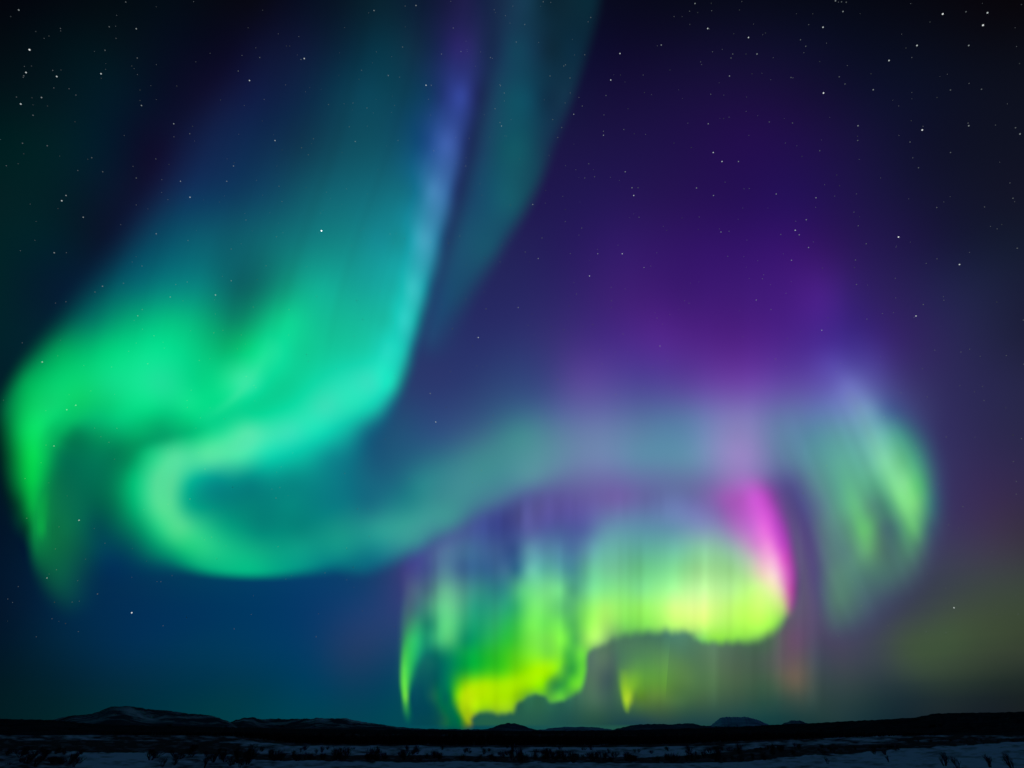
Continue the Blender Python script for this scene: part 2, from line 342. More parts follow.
def sheet_curtain(X, Y):
    S = rows('''
530: 516 74 84 148, 528 92 98 156, 542 90 100 156, 560 84 98 152, 585 92 112 158, 605 112 160 170, 640 106 164 166, 670 112 164 168, 700 144 170 180, 740 168 150 190
550: 432 84 98 146, 445 90 118 150, 470 70 110 144, 500 64 92 138, 515 62 92 138, 528 102 150 166, 542 98 146 164, 558 92 138 160, 571 82 118 150, 586 104 160 164, 600 118 196 168, 640 110 196 154, 680 130 210 158, 700 154 224 158, 735 168 216 168, 760 206 186 196, 778 236 180 212
570: 430 78 94 138, 444 92 132 146, 460 72 110 140, 490 58 102 136, 510 62 112 138, 516 58 118 140, 529 116 198 170, 542 106 190 160, 556 102 180 156, 571 78 142 140, 590 116 210 150, 612 132 224 150, 640 124 224 136, 680 150 236 138, 700 174 240 140, 730 176 240 140, 755 206 232 160, 775 250 206 204
590: 415 74 96 128, 430 72 116 128, 443 96 172 142, 458 84 156 140, 480 48 132 128, 505 48 136 130, 522 92 206 136, 540 116 220 138, 561 108 208 134, 571 76 160 120, 586 110 208 142, 606 134 234 140, 640 134 234 142, 672 164 244 146, 700 196 250 158, 730 184 246 146, 760 204 252 134, 776 224 244 156
608: 406 70 96 120, 420 60 118 118, 443 98 202 138, 455 92 190 136, 475 38 150 120, 500 42 156 118, 515 52 180 110, 530 112 232 110, 550 112 222 112, 570 84 176 104, 584 122 222 104, 604 166 246 110, 620 154 246 108, 640 152 248 104, 672 200 252 128, 692 226 255 146, 712 214 255 136, 740 192 255 106, 765 200 255 112, 780 196 240 120
625: 404 60 120 110, 415 52 150 108, 430 34 140 108, 443 88 206 128, 453 84 200 126, 470 28 154 108, 495 40 168 98, 515 56 196 78, 530 116 240 86, 545 112 232 88, 560 112 226 86, 572 80 180 84, 586 140 238 90, 602 170 240 104, 625 132 226 96, 650 140 232 92, 680 190 244 112, 700 204 252 118, 720 184 252 104, 750 178 252 84, 770 164 244 84, 782 128 200 88
640: 402 56 150 92, 412 50 190 104, 424 26 150 108, 438 60 180 118, 450 72 186 114, 466 14 146 96, 490 34 172 78, 512 54 196 54, 530 116 232 70, 550 122 230 76, 565 112 226 70, 574 78 182 76, 588 156 236 96, 600 164 224 112, 612 110 160 104, 700 120 200 100, 712 138 226 76, 740 136 222 74, 760 126 196 82, 775 104 150 88
655: 401 70 190 74, 410 50 200 94, 422 16 130 104, 436 10 110 96, 450 14 136 92, 466 6 160 72, 488 30 176 46, 510 70 200 30, 530 128 238 44, 550 126 230 58, 560 116 220 56, 568 70 180 62, 576 84 196 64, 584 110 220 70, 592 90 150 90
670: 401 84 220 66, 407 66 214 84, 414 24 150 94, 424 2 84 94, 438 0 92 90, 450 2 124 84, 464 16 160 56, 478 34 178 40, 500 66 196 22, 520 124 224 8, 540 168 244 0, 556 140 234 20, 564 84 190 42, 572 50 160 56, 582 98 212 58, 590 86 176 74
685: 401 78 216 56, 405 92 230 70, 410 40 160 84, 424 2 72 90, 438 0 98 82, 448 0 124 78, 456 60 176 36, 466 140 212 8, 485 160 222 0, 510 160 230 0, 530 154 232 0, 545 120 214 16, 553 64 160 50, 565 60 170 52, 576 104 214 48, 588 90 186 70
697: 402 60 180 60, 405 110 224 64, 410 20 120 80, 424 2 70 86, 440 0 106 76, 450 4 120 66, 457 110 200 16, 465 182 222 6, 478 170 218 2, 500 162 220 0, 516 144 208 10, 530 96 170 50, 550 88 180 60, 560 94 200 58, 572 70 150 66
710: 402 30 130 76, 406 40 150 76, 411 6 96 80, 430 2 70 82, 444 4 104 68, 455 20 120 60, 463 130 180 14, 468 160 198 10, 476 150 200 16, 495 138 192 24, 512 132 188 34, 525 60 120 60
720: 404 8 100 84, 430 2 72 80, 450 4 100 66, 460 20 120 54, 468 140 160 20, 476 60 100 60, 515 40 100 66
''')
    S = [(a, b, c*.88, d*(.9 if a > 580 else .95), e*1.02) if b < 580 and a < 765 else (a, b, c, d, e) for a, b, c, d, e in S]
    col = mq(S, 9)(X, Y)
    m = sstep((Y-520)/50)[..., None]
    col = col*(1+(rays(X, Y, 77, .13, .05)[..., None]-1)*m)
    Yf = Y+sstep((Y-600)/40)*sstep((X-420)/60)*(1.1*noise1(X, 91, 6)+.4*noise1(X, 92, 3)+.8*noise1(X, 93, 17))
    al = outline(X, Yf, [(408,560,16),(440,535,30),(490,545,40),(516,530,18),(560,520,26),(640,515,30),(700,510,28),(742,525,24),(762,560,14),(778,582,7),
                        (787,596,5),(784,618,7),(770,634,10),(748,641,9),(722,642,8),(706,642,7),(697,641,5),(692,634,5),(684,631,8),(672,630,9),(660,630,9),(636,632,9),(616,639,8),
                        (598,648,5),(588,654,4),(586,672,4),(580,690,5),(566,699,5),(551,702,4),(545,696,4),(536,695,4),(525,699,4),(517,703,4),(513,712,4),(505,713,6),
                        (490,713,6),(478,714,5),(472,719,3),(473,726,3),(462,730,6),(440,728,8),(424,715,9),(412,718,8),(408,724,6),(403,705,4),(401,680,4),(403,640,5),(407,600,7)])
    # dark pocket between the two curls is sky seen through the curtain
    hole = outline(X, Y, [(412,716,9),(410,692,6),(416,670,7),(426,658,9),(436,664,12),(434,684,10),(436,704,10),(444,720,9),(428,732,10)])
    al = al*(1-.8*hole)
    c2 = outline(X, Y, [(546,684,4),(554,676,5),(564,664,5),(570,672,4),(566,684,5),(556,690,5),(548,696,4)])
    al = al*(1-.2*c2)
    col[..., 0] = np.where(Y > 650, np.minimum(col[..., 0], .84*col[..., 1]), col[..., 0])
    # bright rims along the lower edge
    col, al = strand(X, Y, col, al, [(405,640,4,4,0,.2,.7,.4),(404,668,3,4,.35,.42,.9,.36),(405,690,2,4,.45,.46,.92,.30),(406,705,2,3,.2,.4,.86,.3),(405,716,2,2,0,.1,.6,.3)], 2, False)
    col, al = strand(X, Y, col, al, [(556,664,6,6,.0,.7,.96,.0),(535,676,7,7,.4,.68,.94,.0),(510,685,7,8,.45,.68,.92,.0),(485,690,7,8,.45,.70,.90,.0),(468,698,6,7,.5,.72,.90,.02),(463,708,5,5,.5,.72,.90,.04),(469,722,2.5,2.5,.4,.62,.74,.1)], 2, False)
    return col, al

def sheet_flame(X, Y):
    S = rows('''
640: 620 74 118 92, 640 74 120 92, 670 72 118 94
665: 622 78 128 86, 640 86 146 78, 665 90 142 78, 690 84 124 80
682: 622 104 162 62, 630 124 184 52, 640 100 164 54, 660 92 148 60, 690 84 124 72
697: 624 150 200 40, 628 186 226 44, 633 120 160 50, 650 88 128 58, 680 70 106 62
710: 626 120 170 50, 630 90 130 60, 650 62 96 66
''')
    col = mq(S, 8)(X, Y)
    al = outline(X, Y, [(620,640,14),(660,640,26),(696,660,24),(694,690,16),(660,700,12),(640,702,7),(632,706,4),(627,712,3),(622,698,3),(619,675,5)])
    col, al = strand(X, Y, col, al, [(625,668,3,6,0,.55,.78,.2),(626,688,2.5,4.5,.6,.66,.86,.16),(627,700,2,3.2,.8,.76,.90,.18),(628,709,1.5,1.5,.0,.6,.8,.2)], 2, False)
    return col, al

def sheet_magenta(X, Y):
    S = rows('''
420: 700 96 96 166, 735 124 96 178, 765 108 84 168
445: 705 104 112 172, 735 142 116 188, 755 136 100 182, 775 104 92 164
465: 706 112 112 174, 728 158 116 190, 744 172 106 198, 758 146 96 184, 774 102 82 156
482: 705 118 106 170, 724 152 104 184, 742 184 100 204, 756 182 88 198, 768 134 74 166, 782 100 74 152
498: 706 120 104 168, 724 156 92 182, 742 182 88 196, 754 208 88 216, 766 186 74 196, 776 132 66 160, 788 96 66 144
513: 712 124 106 168, 730 160 94 184, 746 192 92 204, 760 220 92 222, 771 198 76 204, 781 140 64 164, 791 98 62 142
528: 718 138 126 176, 736 172 116 192, 752 206 110 214, 765 236 106 228, 776 200 76 206, 786 148 60 168, 795 98 60 140
545: 725 146 160 176, 744 184 156 192, 758 222 138 214, 770 246 136 228, 779 216 88 212, 788 168 62 178, 797 100 58 136
560: 735 164 196 168, 752 200 192 188, 765 244 180 216, 775 252 166 226, 783 228 100 208, 791 172 66 170, 800 98 56 130
575: 748 200 222 166, 764 240 214 194, 776 254 206 218, 784 232 132 206, 791 188 76 178, 800 98 54 126
590: 762 220 244 160, 775 240 232 180, 783 226 176 186, 790 196 88 170, 797 120 58 132
606: 774 212 240 140, 784 196 190 140, 791 168 96 148, 798 112 58 126
''')
    col = mq(S, 9)(X, Y)
    al = outline(X, Y, [(728,420,56),(752,420,50),(768,455,30),(780,490,16),(789,525,11),(795,555,9),(799,582,8),(796,602,7),(788,614,10),(778,604,12),(762,588,14),(742,564,20),(724,534,22),(708,498,24),(706,450,40)])
    return col, al*.93

def sheet_olive(X, Y):
    S = rows('''
590: 880 62 66 86, 940 62 72 72, 1000 60 74 60, 1080 58 70 58
620: 880 62 70 80, 920 62 76 68, 960 64 80 60, 1000 60 74 54, 1080 58 70 50
640: 880 62 72 76, 910 64 82 62, 950 64 84 58, 1000 58 72 52, 1080 54 64 46
665: 880 58 70 72, 920 60 80 58, 950 56 74 56, 1000 46 58 48
''')
    col = mq(S, 20)(X, Y)
    al = outline(X, Y, [(880,640,40),(930,600,50),(1000,590,50),(1090,580,60),(1100,640,50),(1020,655,34),(950,668,28),(900,668,28)])*.9
    return col, al

def mq3(samples, todir, F, c):
    S = np.array(samples, float)
    P = todir(S[:, 0], S[:, 1])*F; V = S[:, 2:5]
    R = np.sqrt(((P[:, None]-P[None])**2).sum(-1)+c*c)
    mean = V.mean(0); W = np.linalg.solve(R, V-mean)
    def f(D):
        D = D*F; out = np.zeros(D.shape[:-1]+(3,))+mean
        for i in range(len(P)):
            r = np.sqrt(((D-P[i])**2).sum(-1)+c*c)
            out += r[..., None]*W[i]
        return np.clip(out, 0, 150)
    return f

# name, sheet function, box in frame units, grid step, distance (m), fold
SHEETS = [
 ('left', sheet_left, (-60,-90,540,640), 2.5, 150e3),
 ('foot', sheet_foot, (0,430,130,650), 3, 140e3),
 ('streak', sheet_streak, (380,-90,640,400), 3, 190e3),
 ('violet', sheet_violet, (400,-60,1010,540), 3, 330e3),
 ('veil', sheet_veil, (360,400,900,726), 3, 300e3),
 ('arc', sheet_arc, (270,330,860,620), 3, 240e3),
 ('right', sheet_right, (720,280,980,680), 2.5, 220e3),
 ('olive', sheet_olive, (820,520,1180,720), 5, 350e3),
 ('flame', sheet_flame, (596,600,740,724), 2, 290e3),
 ('curtain', sheet_curtain, (350,470,820,734), 2, 270e3),
 ('magenta', sheet_magenta, (670,370,830,640), 2, 262e3),
]
# ---------------------------------------------------------------- helpers
def tag(o, label=None, cat=None, group=None, kind=None):
    if label: o['label'] = label
    if cat: o['category'] = cat
    if group: o['group'] = group
    if kind: o['kind'] = kind
    return o

def link(name, me, mats, parent=None):
    o = bpy.data.objects.new(name, me); scene.collection.objects.link(o)
    for m in (mats if isinstance(mats, (list, tuple)) else [mats]): me.materials.append(m)
    if parent: o.parent = parent
    return o

def np_mesh(name, V, Fq):
    me = bpy.data.meshes.new(name)
    k = Fq.shape[1]
    me.vertices.add(len(V)); me.vertices.foreach_set('co', np.ascontiguousarray(V, np.float32).ravel())
    me.loops.add(Fq.size); me.loops.foreach_set('vertex_index', np.ascontiguousarray(Fq, np.int32).ravel())
    me.polygons.add(len(Fq)); me.polygons.foreach_set('loop_start', np.arange(0, Fq.size, k, dtype=np.int32))
    me.update(calc_edges=True); me.validate()
    return me

def set_col(me, name, A):
    at = me.color_attributes.new(name, 'FLOAT_COLOR', 'POINT')
    at.data.foreach_set('color', np.ascontiguousarray(A, np.float32).ravel())

def grid_faces(ny, nx, keep=None):
    i = np.arange((ny-1)*(nx-1)); r = i//(nx-1); c = i % (nx-1)
    a = r*nx+c
    Fq = np.stack([a, a+1, a+nx+1, a+nx], -1)
    if keep is not None: Fq = Fq[keep.ravel()]
    return Fq

def new_mat(name):
    m = bpy.data.materials.new(name); m.use_nodes = True
    nt = m.node_tree
    for n in list(nt.nodes): nt.nodes.remove(n)
    out = nt.nodes.new('ShaderNodeOutputMaterial')
    return m, nt, out

# ---------------------------------------------------------------- sky dome
def sky_mat():
    m, nt, out = new_mat('night_sky')
    a = nt.nodes.new('ShaderNodeAttribute'); a.attribute_name = 'glow'
    e = nt.nodes.new('ShaderNodeEmission'); nt.links.new(a.outputs['Color'], e.inputs['Color'])
    nt.links.new(e.outputs[0], out.inputs['Surface'])
    m.cycles.emission_sampling = 'NONE'
    return m
behind = []
for az in (70, 100, 140, 180, 220, 260, 290):
    for el, c in ((0, (6, 26, 34)), (35, (5, 16, 28)), (70, (5, 12, 22))):
        behind.append((az, el, c))
SKYS = [s for s in SKY if s[1] > -200]
def sky_field():
    S = np.array(SKYS, float)
    P = todir(S[:, 0], S[:, 1]); V = S[:, 2:5]
    Pb = np.array([[math.sin(math.radians(a))*math.cos(math.radians(e)), math.cos(math.radians(a))*math.cos(math.radians(e)), math.sin(math.radians(e))] for a, e, c in behind])
    Vb = np.array([c for a, e, c in behind], float)
    P = np.concatenate([P, Pb])*F; V = np.concatenate([V, Vb]); c = 40.0
    R = np.sqrt(((P[:, None]-P[None])**2).sum(-1)+c*c)
    mean = V.mean(0); Wt = np.linalg.solve(R, V-mean)
    def f(D):
        D = D*F; o = np.zeros(D.shape[:-1]+(3,))+mean
        for i in range(len(P)):
            r = np.sqrt(((D-P[i])**2).sum(-1)+c*c); o += r[..., None]*Wt[i]
        return srgb2lin(np.clip(o, 0, 140)/255)
    return f
skyf = sky_field()
az = np.radians(np.arange(-180, 180.01, 1.0)); el = np.radians(np.concatenate([np.arange(-4, 90, 1.0), [90]]))
A, E = np.meshgrid(az, el)
D = np.stack([np.sin(A)*np.cos(E), np.cos(A)*np.cos(E), np.sin(E)], -1)
me = np_mesh('sky', D.reshape(-1, 3)*8.0e5, grid_faces(*A.shape))
set_col(me, 'glow', np.concatenate([skyf(D).reshape(-1, 3), np.ones((A.size, 1))], 1))
tag(link('sky', me, sky_mat()), kind='structure')

# ---------------------------------------------------------------- aurora curtains
def glow_mat():
    m, nt, out = new_mat('aurora_light')
    a = nt.nodes.new('ShaderNodeAttribute'); a.attribute_name = 'glow'
    e = nt.nodes.new('ShaderNodeEmission'); nt.links.new(a.outputs['Color'], e.inputs['Color'])
    t = nt.nodes.new('ShaderNodeBsdfTransparent'); nt.links.new(a.outputs['Alpha'], t.inputs['Color'])
    ad = nt.nodes.new('ShaderNodeAddShader')
    nt.links.new(e.outputs[0], ad.inputs[0]); nt.links.new(t.outputs[0], ad.inputs[1])
    nt.links.new(ad.outputs[0], out.inputs['Surface'])
    m.cycles.emission_sampling = 'NONE'
    return m
aurora_mat = glow_mat()

def margin_fade(X, Y):
    f = sstep((X+150)/130)*sstep((W+150-X)/130)*sstep((Y+90)/80)
    return f
def layer(fn, X, Y):
    col, al = fn(X, Y)
    al = np.clip((al-0.006)/0.994, 0, 1)*margin_fade(X, Y)
    return srgb2lin(col/255), al

ORDER = sorted(SHEETS, key=lambda s: -s[4])
PARTS = {}
def below(idx, X, Y):
    B = skyf(todir(X, Y))
    for n, fn, b, stp, dist in ORDER[:idx]:
        m = (X >= b[0]) & (X <= b[2]) & (Y >= b[1]) & (Y <= b[3])
        if not m.any(): continue
        c, a = layer(fn, X[m], Y[m]); B[m] = B[m]*(1-a[:, None])+c*a[:, None]
    return B
for k, (name, fn, b, stp, dist) in enumerate(ORDER):
    xs = np.arange(b[0], b[2]+stp, stp); ys = np.arange(b[1], b[3]+stp, stp)
    X, Y = np.meshgrid(xs, ys)
    c, a = layer(fn, X, Y)
    ex = np.minimum(np.minimum(X-xs[0], xs[-1]-X), np.minimum(Y-ys[0], ys[-1]-Y)); a = a*np.clip(ex/stp, 0, 1)
    q = np.maximum(np.maximum(a[:-1, :-1], a[1:, :-1]), np.maximum(a[:-1, 1:], a[1:, 1:]))
    keep = q > 0.0
    used = np.zeros(X.size, bool); Fq = grid_faces(*X.shape, keep); used[Fq.ravel()] = True
    xu, yu = X.ravel()[used], Y.ravel()[used]; cu = c.reshape(-1, 3)[used]; au = a.ravel()[used][:, None]
    B = below(k, xu, yu)
    target = cu*au+B*(1-au)
    T = np.clip((target/np.maximum(B, 1e-6)).min(1, keepdims=True), 0, 1)
    if name in ('left', 'foot', 'streak', 'violet', 'right'): T = np.maximum(T, .62)      # stars shine through
    Em = np.maximum(target-T*B, 0)
    # a real curtain waves nearer and farther along its length
    dd = dist*(1+0.05*np.sin(xu/61.0+k)+0.04*np.sin(xu/23.0+yu/140.0+2*k)+0.03*np.sin(yu/90.0+k))
    P = todir(xu, yu)*dd[:, None]+np.array([0, 0, CAM_H])
    base = P[np.argmin(P[:, 2])].copy(); base[2] = max(base[2], 0)
    remap = np.cumsum(used)-1
    me = np_mesh(name, P-base, remap[Fq])
    set_col(me, 'glow', np.concatenate([Em, T], 1))
    PARTS[name] = (me, base)

def aurora(name, key, label, group=None, sub=()):
    me, base = PARTS[key]
    if not sub:
        o = link(name, me, aurora_mat); o.location = base
        return tag(o, label, 'aurora', group)
    root = bpy.data.objects.new(name, None); scene.collection.objects.link(root); root.location = base
    root.empty_display_size = 1000
    tag(root, label, 'aurora', group)
    for pn, pk, pl in sub:
        m2, b2 = PARTS[pk]
        o = link(pn, m2, aurora_mat, root); o.location = b2-base
        if pl: o['label'] = pl
    return root
aurora('aurora_swirl', 'left', 'large bright green and teal aurora swirl filling the left half of the sky',
       sub=(('fold', 'left', 'mint green fold with a violet tail rising to the top'), ('foot_ray', 'foot', 'faint dark green ray hanging under the left curl')))
aurora('aurora_streamer', 'streak', 'tall faint teal aurora streamer slanting down from the top, right of the violet tail')
aurora('aurora_glow', 'violet', 'wide dim purple aurora glow rising above the pale band')
aurora('aurora_band', 'arc', 'pale blue green aurora band joining the big swirl to the right hand rays')
aurora('aurora_rays', 'right', 'green aurora rays with a violet top standing at the right of the sky')
aurora('aurora_veil', 'veil', 'pale grey green aurora veil with faint upright rays behind and below the yellow curtain')
aurora('aurora_glow', 'olive', 'dull olive aurora patch low at the right above the dark ridge')
aurora('aurora_flame', 'flame', 'small yellow pointed aurora flame low under the bright curtain')
aurora('aurora_curtain', 'curtain', 'brightest yellow green aurora curtain curling low over the horizon',
       sub=(('curtain_fold', 'curtain', None), ('ray', 'magenta', 'magenta pink ray at the right end of the curtain')))

# ---------------------------------------------------------------- stars
STARS = {
 (0,0): '75 40 .6,118 199 1,104 290 .8,95 303 .4,126 264 .35,227 306 .8,244 280 .3,404 295 .9,405 313 .3,83 416 .9,166 390 .6,128 391 .35,190 424 .25,132 461 .5,90 573 .5,95 615 .3,189 583 .45,437 107 .5,545 115 .6,420 201 .5,549 232 .5,527 264 .3,560 360 .3,560 402 .3,566 422 .6,196 144 .35,43 66 .3,143 126 .25,695 495 .6,770 505 .25,759 535 .5,707 344 .3,953 284 .5,998 322 .8,937 651 .3,934 664 .7,907 725 .6,722 725 .7,676 658 .3,545 712 .4,411 687 .45,367 631 .5,351 637 .3,300 487 .25,503 8 .4,882 400 .3',
 (256,0): '472 42 .6,640 22 .6,789 112 .5,193 234 .9,180 238 .4,15 230 .4,122 184 .3,135 184 .3,586 188 .5,422 281 .4,529 302 .7,412 317 .25,680 341 .9,701 341 .4,742 216 .4,820 206 .4,878 265 .3,938 230 .5,978 343 .5,993 372 .4,956 435 .4,976 490 .4,982 504 .6,935 548 .35,76 562 .8,182 591 .5,209 619 .4,230 555 .4,290 418 .5,388 412 .4,444 432 .4,373 507 .4,397 566 .7,568 562 .5,344 610 .3,711 603 .4,718 540 .3,92 745 .5,200 750 .3,839 664 .4,25 484 .3,957 50 .3,104 600 .3',
 (512,0): '125 7 .5,315 70 .5,51 98 .5,17 168 .4,291 219 .5,214 259 .5,207 264 .4,152 304 .5,232 312 .4,281 424 .5,247 457 .6,163 478 .4,199 510 .5,183 550 .4,432 214 .9,597 180 .6,783 114 .8,732 14 .6,743 50 .35,797 13 .3,910 40 .3,946 150 .8,887 135 .35,1014 132 .3,980 216 .6,883 216 .4,876 232 .4,936 216 .3,395 320 .9,376 382 .4,434 300 .3,870 304 .7,960 295 .35,795 377 .5,632 280 .3,785 495 .7,847 474 .3,366 541 .7,366 525 .4,447 518 .4,489 535 .3,648 572 .3,717 590 .3,805 610 .8,840 646 .8,906 646 .7,307 655 .5,291 712 .5,330 707 .4,453 687 .6,480 751 .6,504 751 .4,738 752 .7,464 435 .3,530 370 .3',
 (768,0): '699 56 1,860 101 1.3,878 51 .8,792 47 .4,596 182 .8,803 182 .7,484 242 .9,552 192 .3,300 46 .7,270 3 .6,294 7 .4,313 9 .5,220 109 .8,179 55 .3,130 159 .4,151 185 .5,207 246 .3,92 310 .4,285 307 .5,308 336 .4,222 372 1,421 359 .7,412 295 .3,730 360 .4,854 357 .5,676 390 .3,360 503 .6,359 562 .5,358 545 .3,573 483 .3,617 520 1.1,568 568 .4,803 503 .6,990 511 .4,1008 536 .6,1006 254 .35,207 603 .5,136 625 .3,730 610 .5,602 671 .5,275 700 .3,286 743 .3,98 492 .4,5 488 .4,648 88 .3,1014 18 .3',
 (0,192): '264 14 .6,247 35 .8,232 66 .35,333 101 .6,217 243 .7,760 21 .8,878 40 .3,625 167 .6,752 194 .4,984 112 .4,925 228 .4,568 296 .4,494 365 .4,410 377 .7,380 400 .4,703 370 .4,749 360 .4,862 412 .8,925 355 .6,681 420 .6,569 470 .4,551 495 .6,616 575 .5,855 563 .4,169 680 .8,797 674 .5,591 687 .5,985 738 .4,1013 460 .4,732 435 .3',
 (256,192): '262 155 1.5,104 38 .4,82 179 .4,40 295 .5,536 168 .5,815 176 .5,770 205 .4,698 201 .4,840 292 .3,920 467 .4,786 547 .5,889 582 .8,866 616 .3,132 470 .5,1018 53 .4,445 8 .3,5 350 .3',
 (512,192): '487 14 .8,806 14 .7,83 50 .6,213 118 .4,279 144 .4,120 184 .5,53 240 .4,105 266 .7,233 246 .4,343 247 .7,441 247 .9,508 101 .5,680 104 .3,836 160 .6,868 157 .5,745 150 .3,863 257 .4,528 302 .6,310 336 .9,1002 347 .5,977 432 .7,708 445 .5,398 435 .5,258 408 .5,25 462 .7,80 488 .35,228 456 .3,580 504 .5,323 530 .4,157 540 .3,207 551 .5,444 568 .4,592 616 .6,351 631 .5,360 688 .4,462 677 .3,183 750 .4,213 70 .3,619 153 .3',
 (768,192): '33 8 .6,192 23 .6,153 111 .7,109 153 .8,125 171 .7,51 170 .4,162 222 .7,94 273 .6,361 135 .4,522 180 1,393 207 .5,350 272 .4,346 302 .3,354 370 .5,766 290 .8,592 496 .9,621 450 .5,915 440 .3,215 553 .6,240 503 .3,30 668 .5,675 62 .4,980 25 .4,997 225 .5,935 130 .35,218 304 .3,12 470 .4',
 (0,384): '267 103 .7,303 85 .6,216 248 .6,316 545 .9,760 460 .5,820 340 .4',
 (256,384): '697 38 .7,719 152 .8,941 152 .5,355 358 .5,80 456 .4,902 345 .4,760 93 .3',
 (512,384): '415 42 .5,413 103 .5',
 (768,384): '235 327 .4,141 437 .3,980 204 .35',
 (0,576): '188 8 .6,390 72 .5,527 147 1,218 105 .3,262 190 .3',
 (768,576): '744 127 .9',
}
BRIGHT = {(321,230): 'brightest white star shining through the green and teal swirl, right of its centre',
          (983,25): 'brightest star in the top right corner of the sky',
          (942,14): 'bright star near the top edge, upper left of the brightest corner star',
          (922,130): 'bright lone star in the dark sky high on the right',
          (898,237): 'bright white star right of the purple glow and above the right hand rays',
          (916,316): 'lone white star above and right of the pale top of the right hand rays',
          (959,264): 'lone small star in the empty dark sky near the right edge',
          (954,607): 'lone white star low at the right over the olive glow',
          (131,612): 'lone white star low at the left in plain blue sky under the swirl',
          (79,520): 'small white star in the dark green gap beside the left curl',
          (29,49): 'bright star in the upper left corner above a loose star cluster',
          (823,93): 'bright star high in the sky, left of the row of stars in the upper right'}
def star_mats():
    out = []
    for i, (L, c) in enumerate(((.045, (.75, .9, 1)), (.11, (.8, .93, 1)), (.24, (.85, .97, 1)), (.5, (.9, 1, 1)), (.78, (.95, 1, 1)), (4.0, (.95, 1, 1)))):
        m, nt, o = new_mat('starlight')
        e = nt.nodes.new('ShaderNodeEmission'); e.inputs['Color'].default_value = (*c, 1); e.inputs['Strength'].default_value = L*STAR_GAIN
        nt.links.new(e.outputs[0], o.inputs['Surface']); m.cycles.emission_sampling = 'NONE'
        out.append(m)
    return out
STAR_GAIN = 1.0
SD = 6.0e5
smeshes = []
for i, m in enumerate(star_mats()):
    bm = bmesh.new(); bmesh.ops.create_icosphere(bm, subdivisions=2, radius=SD/F*(0.36+0.045*i))
    me = bpy.data.meshes.new('star'); bm.to_mesh(me); bm.free(); me.materials.append(m); smeshes.append(me)
for (ox, oy), txt in STARS.items():
    for s in txt.split(','):
        x, y, b = (float(q) for q in s.split())
        px, py = ox+x/4, oy+y/4
        i = 0 if b < .38 else 1 if b < .55 else 2 if b < .75 else 3 if b < .95 else 4 if b < 1.4 else 5
        o = bpy.data.objects.new('star', smeshes[i]); scene.collection.objects.link(o)
        d = todir(px, py); o.location = Vector(d*SD)+Vector((0, 0, CAM_H))
        lab = None
        for (bx, by), l in BRIGHT.items():
            if abs(bx-px) < 2.2 and abs(by-py) < 2.2: lab = l
        if lab is None:
            lab = ('tiny faint white star in the night sky' if i < 2 else 'small clear white star in the night sky')
        tag(o, lab, 'star', 'stars in the night sky')

# the dust of stars too faint to count, one object
def dust():
    rnd = np.random.RandomState(9); n = 900
    px = rnd.uniform(-120, 1144, n); py = rnd.uniform(-80, 640, n)
    d = todir(px, py)*SD*1.01; V = []; Fq = []
    for k in range(n):
        s = SD/F*rnd.uniform(.22, .42); c = d[k]+np.array([0, 0, CAM_H]); i = len(V)
        V += [c+np.array(o)*s for o in ((1,0,0),(-1,0,0),(0,1,0),(0,-1,0),(0,0,1),(0,0,-1))]
        Fq += [(i+a, i+b, i+e) for a, b, e in ((0,2,4),(2,1,4),(1,3,4),(3,0,4),(2,0,5),(1,2,5),(3,1,5),(0,3,5))]
    return np_mesh('star_dust', np.array(V), np.array(Fq))
m, nt, out_ = new_mat('faint_starlight')
e_ = nt.nodes.new('ShaderNodeEmission'); e_.inputs['Color'].default_value = (.8, .9, 1, 1); e_.inputs['Strength'].default_value = .12
nt.links.new(e_.outputs[0], out_.inputs['Surface']); m.cycles.emission_sampling = 'NONE'
tag(link('star_dust', dust(), m), 'countless very faint stars scattered over the whole sky', 'stars', kind='stuff')

# ---------------------------------------------------------------- ground
def vnoise(x, y, seed, oct=4):
    r = 0; a = 1; t = 0
    for o in range(oct):
        r = r+a*noise2(x*2**o, y*2**o, seed+o); t += a; a *= .55
    return r/t
def bands(px, py):
    """how much dark heath pokes through the snow"""
    n = vnoise(px/26.0, py/3.2, 5); n2 = vnoise(px/7.0, py/1.6, 15); n3 = vnoise(px/90.0, py*0, 25, 2)
    def xs(*kv):
        return np.interp(px, kv[0::2], kv[1::2])
    far = xs(0,734, 60,734, 230,736, 260,743, 300,746, 400,745, 512,747, 650,747, 700,746, 770,741, 830,738, 900,735, 1024,733.5)+1.2*n
    snow1 = xs(0,742, 60,740, 230,743, 256,754, 400,755, 520,757, 640,758, 700,755, 770,747, 860,745, 900,743, 1024,738)+1.5*n2+1.0*n
    dark2 = xs(0,750, 85,752, 230,755, 256,760, 400,763, 520,763, 640,763, 740,763, 780,757, 850,753, 900,749, 1024,742)+1.2*n2+n
    h = np.ones_like(px)
    strip = ((py > far) & (py < snow1)).astype(float)
    s1 = xs(0,.75, 60,.66, 230,.74, 260,.40, 380,.12, 512,.12, 700,.18, 760,.4, 820,.5, 900,.72, 1024,.72)
    h = np.where(strip > 0, np.clip(s1+.8*n2+.9*n, 0, 1), np.clip(1.02+.4*n2, 0, 1))
    near = xs(0,.75, 60,.62, 85,.15, 150,.12, 175,.55, 256,.5, 300,.25, 420,.12, 600,.25, 740,.12, 800,.1, 1024,.05)
    h = np.where(py > dark2, np.clip(near+.7*n2+.6*n, 0, 1), h)
    return h
yy = np.concatenate([np.linspace(40, 110, 8), 1/np.linspace(1/112., 1/1500., 300), np.geomspace(1600, 70000, 24)])
tt = np.concatenate([np.linspace(-6, -1.25, 20), np.linspace(-1.2, 1.2, 900), np.linspace(1.25, 6, 20)])
T, YY = np.meshgrid(tt, yy)
XX = T*YY
